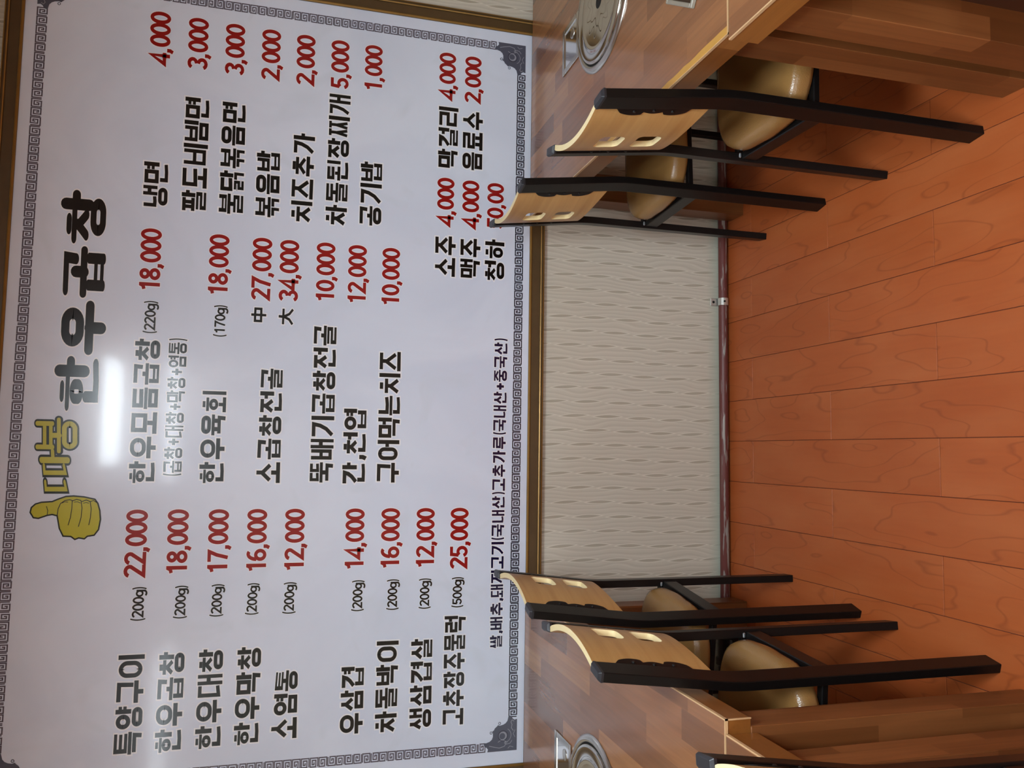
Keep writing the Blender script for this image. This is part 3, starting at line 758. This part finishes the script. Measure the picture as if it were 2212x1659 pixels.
# ================================================================== skirting pipe
pipe = empty('skirting_pipe', (0.2, -0.0165, 0.021)); tag(pipe, 'thin maroon painted pipe with chipped paint running along the foot of the wall', 'pipe')
bm = bmesh.new(); add_tube(bm, [(-2.85, 0, 0), (0.4, 0, 0), (2.85, 0, 0)], 0.0155, 20)
link('pipe_run', bm, M_PIPE, pipe, smooth=True)
clamp = empty('pipe_clamp', (0.529, -0.0165, 0.021)); tag(clamp, 'small galvanised clamp holding the maroon pipe to the wall', 'clamp')
bm = bmesh.new(); n = 16; a0, a1 = math.radians(80), math.radians(285); pr = []
for i in range(n + 1):
    a = a0 + (a1 - a0) * i / n
    pr.append((math.cos(a), math.sin(a)))
rings = []
for (c, s_) in pr: rings.append([bm.verts.new((x, r * c, r * s_)) for x, r in ((-.0125, .0160), (.0125, .0160), (.0125, .0182), (-.0125, .0182))])
for a, b in zip(rings, rings[1:]):
    for k in range(4): bm.faces.new((a[k], a[(k + 1) % 4], b[(k + 1) % 4], b[k]))
bm.faces.new(rings[0][::-1]); bm.faces.new(rings[-1])
link('strap', recalc(bm), M_GALV, clamp, smooth=False)
bm = bmesh.new(); add_box(bm, -.0135, .0135, 0.0105, 0.0155, 0.014, 0.042, 0.002, 1)
link('tab', bm, M_GALV, clamp)
bm = bmesh.new(); add_lathe(bm, [(.0045, 0.0095), (.0045, 0.011)], 14, 0, 0.031, 'Y')
link('screw', bm, M_HOLE, clamp)
bm = bmesh.new(); add_lathe(bm, [(.0035, -.0195), (.0035, -.016)], 12, 0, 0.004, 'Y')
link('screw', bm, M_HOLE, clamp)
duct = empty('floor_duct', (-0.62, -0.08, 0.045)); tag(duct, 'glossy black pipe lying on the floor under the left table', 'duct')
bm = bmesh.new(); add_lathe(bm, [(.036, -.40), (.036, -.07), (.042, -.065), (.042, -.045), (.036, -.04), (.036, 0.02), (.040, 0.025), (.040, 0.04), (.030, 0.042)], 28, 0, 0, 'X')
link('duct_run', recalc(bm), M_DUCT, duct)

# ================================================================== tables
def table(name, x_aisle, x_far, y_near, y_far, z0, legs, label, worn=None, pot=None):
    """legs: list of (x0, x1, y0, y1)"""
    s = 1 if x_far > x_aisle else -1
    r = empty(name, ((x_aisle + x_far) / 2, (y_near + y_far) / 2, 0)); tag(r, label, 'table', 'restaurant tables')
    ox, oy = r.location.x, r.location.y
    xa, xb = sorted((x_aisle, x_far))
    link('apron', box(xa - ox + .0012, xb - ox - .0012, y_near - oy + .0012, y_far - oy, z0, 0.7262, 0.0008, 1), M_EDGE, r)
    link('tabletop', box(xa - ox + .0028, xb - ox - .0028, y_near - oy + .0028, y_far - oy, 0.7262, 0.727), M_TOP, r)
    bm = bmesh.new()
    xe = x_aisle - ox
    add_box(bm, *sorted((xe, xe + s * .0028)), y_near - oy, y_far - oy, 0.7215, 0.7273)
    add_box(bm, xa - ox, xb - ox, y_near - oy, y_near - oy + .0028, 0.7215, 0.7272)
    add_box(bm, *sorted((xe, xe + s * .0025)), y_near - oy, y_near - oy + .0025, z0, .722)
    link('edge_banding', bm, M_BAND, r)
    if worn:
        bm = bmesh.new(); N = 26; rr = random.Random(3)
        a = [bm.verts.new((xe + s * .0015, y_near - oy + .003 + (worn) * i / N, .7276)) for i in range(N + 1)]
        b = [bm.verts.new((xe + s * (.0165 + rr.uniform(-.0012, .0012) - .004 * i / N), y_near - oy + .003 + worn * i / N, .7276)) for i in range(N + 1)]
        for i in range(N): bm.faces.new((a[i], a[i + 1], b[i + 1], b[i]))
        ret = bmesh.ops.extrude_face_region(bm, geom=bm.faces[:])
        for v in [g for g in ret['geom'] if isinstance(g, bmesh.types.BMVert)]: v.co.z -= .0008
        o = link('worn_edge', recalc(bm), M_WORN, r); o['label'] = 'worn ochre strip where the veneer has gone'
    for x0, x1, y0, y1 in legs:
        link('leg', box(x0 - ox, x1 - ox, y0 - oy, y1 - oy, 0.0, z0 + .0005, 0.0012, 1), M_LEG, r)
    if pot:
        bm = bmesh.new(); add_lathe(bm, [(.12, z0), (.12, z0 - .09), (.10, z0 - .13)], 40, pot[0] - ox, pot[1] - oy); link('burner_pot', recalc(bm), M_DUCT, r)
    bm = bmesh.new(); xs = [l for l in legs]
    link('under_rail', box(x_far - ox - s * .10 - .012, x_far - ox - s * .10 + .012, y_near - oy + .10, y_far - oy - .12, z0 - .05, z0 + .0004), M_LEG, r)
    return r
table('restaurant_table', .764, 1.562, -1.263, -.0225, .672,
      [(.781, .866, -1.246, -1.163), (.812, .90, -.118, -.036), (1.455, 1.545, -1.246, -1.163), (1.455, 1.545, -.118, -.036)],
      'wooden grill table on the right standing against the wall, its edge worn to ochre', worn=.62, pot=(1.163, -.646))
table('restaurant_table', -.457, -1.275, -1.236, -.0225, .676,
      [(-.555, -.472, -1.240 + .003, -1.157), (-.566, -.478, -.118, -.036), (-1.26, -1.17, -1.237, -1.157), (-1.26, -1.17, -.118, -.036)],
      'wooden grill table on the left standing against the wall', pot=(-.866, -.625))
table('restaurant_table', .750, 1.562, -2.46, -1.2665, .667,
      [(.770, .855, -1.372, -1.290), (.770, .855, -2.44, -2.355), (1.455, 1.545, -1.372, -1.290), (1.455, 1.545, -2.44, -2.355)],
      'nearer wooden table on the right, only its corner and leg in view')
table('restaurant_table', -.481, -1.275, -2.44, -1.2395, .667,
      [(-.585, -.500, -1.367, -1.284), (-.585, -.500, -2.42, -2.335), (-1.26, -1.17, -1.367, -1.284), (-1.26, -1.17, -2.42, -2.335)],
      'nearer wooden table on the left behind the cut-off chair')

# grill covers let into the far tables
def grill(x, y, label):
    r = empty('table_grill', (x, y, 0.727)); tag(r, label, 'grill', 'round steel table grills')
    bm = bmesh.new()
    add_lathe(bm, [(.160, .0008), (.160, .004), (.163, .0075), (.168, .0085), (.174, .006), (.1795, .0025), (.1797, .0003)], 96, closed_ends=False)
    link('rim', recalc(bm), M_STEEL, r, smooth=True)
    bm = bmesh.new(); add_lathe(bm, [(.1605, .0003), (.1605, .0018), (.150, .0018)], 64, closed_ends=False)
    link('dark_gap', recalc(bm), M_HOLE, r)
    bm = bmesh.new()
    add_lathe(bm, [(.1555, .0019), (.1560, .008), (.1530, .0105), (.148, .0095), (.130, .0075), (.1235, .0085), (.120, .0105), (.1165, .0085), (.110, .0076), (.06, .0082), (.026, .0086), (.0215, .0096), (.020, .0096)], 96, closed_ends=False)
    lid = link('lid', recalc(bm), M_LID, r, smooth=True)
    bm = bmesh.new(); add_lathe(bm, [(.0202, .0097), (.0202, .0090), (.001, .0089)], 32, closed_ends=False)
    link('centre_hole', recalc(bm), M_HOLE, lid)
    return r
grill(1.163, -.646, 'round stainless grill cover set into the right table')
grill(-.866, -.625, 'round stainless grill cover set into the left table')
def hatch(x0, x1, y0, y1, label):
    cx_, cy_ = (x0 + x1) / 2, (y0 + y1) / 2; w, d = (x1 - x0) / 2, (y1 - y0) / 2
    r = empty('control_hatch', (cx_, cy_, .727)); tag(r, label, 'hatch', 'steel control hatches')
    bm = bmesh.new(); t = .016
    for a in ((-w, w, -d, -d + t), (-w, w, d - t, d), (-w, -w + t, -d + t, d - t), (w - t, w, -d + t, d - t)): add_box(bm, *a, .0002, .0045, .0012, 1)
    link('hatch_frame', bm, M_STEEL, r)
    link('hatch_plate', box(-w + t, w - t, -d + t, d - t, .0002, .0018), M_CHROME, r)
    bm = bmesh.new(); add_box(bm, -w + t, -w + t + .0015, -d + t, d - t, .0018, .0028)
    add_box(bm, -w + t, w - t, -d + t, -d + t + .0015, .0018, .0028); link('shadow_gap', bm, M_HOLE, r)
    bm = bmesh.new(); add_lathe(bm, [(.015, .0018), (.015, .0030), (.012, .0036), (.004, .0036)], 24, w * .40, -d * .2); link('knob', recalc(bm), M_STEEL, r, smooth=False)
    return r
hatch(1.093, 1.228, -.478, -.345, 'square stainless hatch beside the grill cover on the right table')
hatch(-.897, -.762, -.462, -.330, 'square stainless hatch beside the grill cover on the left table')

tray = empty('square_frame', (.968, -1.118, .7272)); tray.rotation_euler = (0, 0, math.radians(-32))
tag(tray, 'low grey square frame with dark middle on the right table', 'frame')
bm = bmesh.new()
for a in ((-.066, .066, -.066, -.057), (-.066, .066, .057, .066), (-.066, -.057, -.057, .057), (.057, .066, -.057, .057)): add_box(bm, *a, .0, .009, .0015, 1)
link('rim', bm, M_TRAY, tray)
link('dark_middle', box(-.057, .057, -.057, .057, .0, .003), M_TRAYD, tray)

# ================================================================== chairs
PY_, LEAN, ZB, ZT = .1515, .0355, .625, .908
def lean(z):                                   # x of the post centre line at height z
    if z <= .59: return 0.0
    if z < .66: t = (z - .59) / .07; return -LEAN * (.035 / (ZT - ZB)) * t * t
    return -LEAN * (z - ZB) / (ZT - ZB)
def section(hx, hy, c):
    pts = []
    for sx, sy in ((1, 1), (-1, 1), (-1, -1), (1, -1)):
        q = [(sx * hx, sy * (hy - c)), (sx * (hx - c * .3), sy * (hy - c * .3)), (sx * (hx - c), sy * hy)]
        pts += q if sx * sy > 0 else q[::-1]
    return pts
def turned(sec, s):                              # the flat tubes are toed to follow the curve of the backrest
    a = -s * math.radians(10); ca, sa = math.cos(a), math.sin(a)
    return [(x * ca - y * sa, x * sa + y * ca) for x, y in sec]
def post_mesh(s):
    bm = bmesh.new(); zs = [0.0, .2, .4, .55] + [.585 + .008 * i for i in range(0, 11)] + [.78, ZT - .006]
    sec = turned(section(.0100, .0218, .0015), s); rings = []
    for z in zs:
        rings.append([bm.verts.new((lean(z) + a, b, z)) for a, b in sec])
    for a, b in zip(rings, rings[1:]):
        for k in range(len(sec)): bm.faces.new((a[k], a[(k + 1) % len(sec)], b[(k + 1) % len(sec)], b[k]))
    bm.faces.new(rings[0][::-1]); bm.faces.new(rings[-1])
    return recalc(bm)
def cap_mesh(s):
    bm = bmesh.new(); rings = []
    for z, k in ((ZT - .006, 1.0), (ZT - .001, 1.03), (ZT + .004, .80), (ZT + .0045, .7)):
        rings.append([bm.verts.new((lean(z) + a * (k if k > .9 else k * .9), b * (k if k > .9 else k + .08), z)) for a, b in turned(section(.0104, .0223, .0018), s)])
    for a, b in zip(rings, rings[1:]):
        for i in range(len(a)): bm.faces.new((a[i], a[(i + 1) % len(a)], b[(i + 1) % len(a)], b[i]))
    bm.faces.new(rings[0][::-1]); bm.faces.new(rings[-1]); return recalc(bm)
BUL = .029; HY = .1290; PZ0, PZ1 = .652, .906; TH = .0064
def panel_x(y, z): return lean(z) - BUL * (1 - (y / HY) ** 2)
def panel_obj(parent):
    bm = bmesh.new(); NY, NZ = 28, 10; G = {}
    for s in (0, 1):
        for i in range(NY + 1):
            y = -HY + 2 * HY * i / NY
            z0 = PZ0 + .022 * (1 - (y / HY) ** 2)
            for k in range(NZ + 1):
                z = z0 + (PZ1 - z0) * k / NZ
                sl = 2 * BUL * y / HY ** 2; nl = math.hypot(1, sl); off = (TH if s else -TH)
                G[s, i, k] = bm.verts.new((panel_x(y, z) + off / nl, y - off * sl / nl if 0 < i < NY else y, z))
    for i in range(NY):
        for k in range(NZ):
            for s in (0, 1): bm.faces.new([G[s, i, k], G[s, i + 1, k], G[s, i + 1, k + 1], G[s, i, k + 1]]).material_index = 0
    edge = lambda a, b, c, d: setattr(bm.faces.new((a, b, c, d)), 'material_index', 1)
    for i in range(NY):
        edge(G[0, i, 0], G[0, i + 1, 0], G[1, i + 1, 0], G[1, i, 0]); edge(G[0, i, NZ], G[0, i + 1, NZ], G[1, i + 1, NZ], G[1, i, NZ])
    for k in range(NZ):
        edge(G[0, 0, k], G[0, 0, k + 1], G[1, 0, k + 1], G[1, 0, k]); edge(G[0, NY, k], G[0, NY, k + 1], G[1, NY, k + 1], G[1, NY, k])
    recalc(bm)
    p = link('backrest', bm, [M_PLY, M_PLYE], parent)
    cut = bmesh.new()
    for zc in (.826, .741):
        pts = rring(-.031, zc - .028, .031, zc + .028, 5, .22)[0]
        a = [cut.verts.new((-.14, y, z)) for y, z in pts]; b = [cut.verts.new((.06, y, z)) for y, z in pts]
        for i in range(len(a)): cut.faces.new((a[i], a[(i + 1) % len(a)], b[(i + 1) % len(a)], b[i]))
        cut.faces.new(a[::-1]); cut.faces.new(b)
    recalc(cut)
    for f in cut.faces: f.material_index = 1
    c = link('cutter', cut, [M_PLY, M_PLYE])
    md = p.modifiers.new('slots', 'BOOLEAN'); md.operation = 'DIFFERENCE'; md.object = c; md.solver = 'EXACT'
    dg = bpy.context.evaluated_depsgraph_get(); me = bpy.data.meshes.new_from_object(p.evaluated_get(dg))
    p.modifiers.clear(); p.data = me; bpy.data.objects.remove(c)
    return p
def bracket_mesh(sgn):
    bm = bmesh.new(); N = 40; A, B = [], []
    for i in range(N + 1):
        z = .693 + (.862 - .693) * i / N; t = i / N
        w = .0065 + .0125 * abs(math.sin(PI * 2.0 * t)) ** .8 if abs(t - .5) > .13 else .0105 + .0040 * math.cos((t - .5) / .13 * PI / 2)
        w *= min(1.0, t * 12 + .25, (1 - t) * 12 + .25)
        ys = [HY - .0015, HY - w * .5, HY - w]
        ra, rb = [], []
        for y in ys:
            x = panel_x(y, z) - TH - .0002
            ra.append(bm.verts.new((x, sgn * y, z))); rb.append(bm.verts.new((x - .0028, sgn * y, z)))
        A.append(ra); B.append(rb)
    for i in range(N):
        for k in range(2):
            bm.faces.new((A[i][k], A[i + 1][k], A[i + 1][k + 1], A[i][k + 1])); bm.faces.new((B[i][k], B[i][k + 1], B[i + 1][k + 1], B[i + 1][k]))
        for k in (0, 2): bm.faces.new((A[i][k], B[i][k], B[i + 1][k], A[i + 1][k]))
    for i in (0, N):
        for k in range(2): bm.faces.new((A[i][k], A[i][k + 1], B[i][k + 1], B[i][k]))
    return recalc(bm)
def screw_mesh(sgn, z, y):
    bm = bmesh.new(); x = panel_x(y, z) - TH - .0030
    add_lathe(bm, [(.0034, x + .0004), (.0032, x - .0014), (.0018, x - .0024)], 12, sgn * y, z, 'X'); return recalc(bm)
def cushion_mesh():
    bm = bmesh.new(); n = 72; cx_, a, b, e = .170, .178, .170, 3.4
    prof_ = [(.93, .428), (.985, .431), (1.0, .440), (.998, .456), (.975, .469), (.92, .476), (.80, .4795), (.55, .4825), (.25, .484)]
    rings = []
    for k, z in prof_:
        ring = []
        for i in range(n):
            t = 2 * PI * i / n; c, s = math.cos(t), math.sin(t); r = (abs(c) ** e + abs(s) ** e) ** (-1 / e)
            wob = .0010 * math.sin(i * 5.3) if z < .445 else 0
            ring.append(bm.verts.new((cx_ + (a * k + wob) * r * c, (b * k + wob) * r * s, z)))
        rings.append(ring)
    for p, q in zip(rings, rings[1:]):
        for i in range(n): bm.faces.new((p[i], p[(i + 1) % n], q[(i + 1) % n], q[i]))
    bm.faces.new(rings[0][::-1]); bm.faces.new(rings[-1]); return recalc(bm)

def make_chair():
    r = empty('dining_chair')
    for s in (-1, 1):
        l = link('rear_leg', post_mesh(s), M_TUBE, r); l.location = (0, s * PY_, 0)
        c = link('end_cap', cap_mesh(s), M_CAP, l)
        w = bmesh.new(); add_box(w, -.006, .006, -s * .0222 - .002, -s * .0222 + .002, .426, .432, .0015, 1)
        link('weld', w, M_WELD, l)
        f = link('front_leg', box(.318, .338, s * .150 - .0095, s * .150 + .0095, 0, .4265, .002, 1), M_TUBE, r)
    panel_obj(r)
    for s in (-1, 1):
        b = link('bracket', bracket_mesh(s), M_PLATE, r)
        for z, y in ((.735, HY - .009), (.7775, HY - .0065), (.820, HY - .009)): link('screw', screw_mesh(s, z, y), M_PLATE, b)
    bm = bmesh.new(); add_box(bm, -.009, .009, -.1295, .1295, .386, .425, .002, 1); link('seat_rail', bm, M_TUBE, r)
    for s in (-1, 1): link('seat_rail', box(.0095, .3178, s * .150 - .009, s * .150 + .009, .4125, .4275, .002, 1), M_TUBE, r)
    link('seat_rail', box(.319, .337, -.140, .140, .4125, .4275, .002, 1), M_TUBE, r)
    link('seat_cushion', cushion_mesh(), M_SEAT, r, smooth=True)
    return r
def copy_tree(o, parent=None):
    c = o.copy(); COL.objects.link(c)
    if parent: c.parent = parent
    for ch in list(o.children): copy_tree(ch, c)
    return c
SPOTS = [(.728, -.9385, -.011, 'black framed chair with curved plywood back tucked under the right table, nearer of its two'),
         (.716, -.384, .062, 'plywood backed chair at the right table nearest the wall'),
         (-.4285, -.936, PI - .068, 'plywood backed chair at the left table, nearer of its two'),
         (-.3875, -.501, PI - .136, 'plywood backed chair at the left table nearest the wall'),
         (-.482, -1.645, PI - .02, 'chair cut off at the lower corner of the photo, pale edge of its back showing'),
         (.733, -1.700, 0.0, 'chair at the nearer right table, only a bit of its frame in view')]
proto = make_chair()
for i, (x, y, rz, lab) in enumerate(SPOTS):
    o = proto if i == 0 else copy_tree(proto)
    o.location = (x, y, 0); o.rotation_euler = (0, -.023 if i == 4 else 0, rz); tag(o, lab, 'chair', 'plywood backed dining chairs')
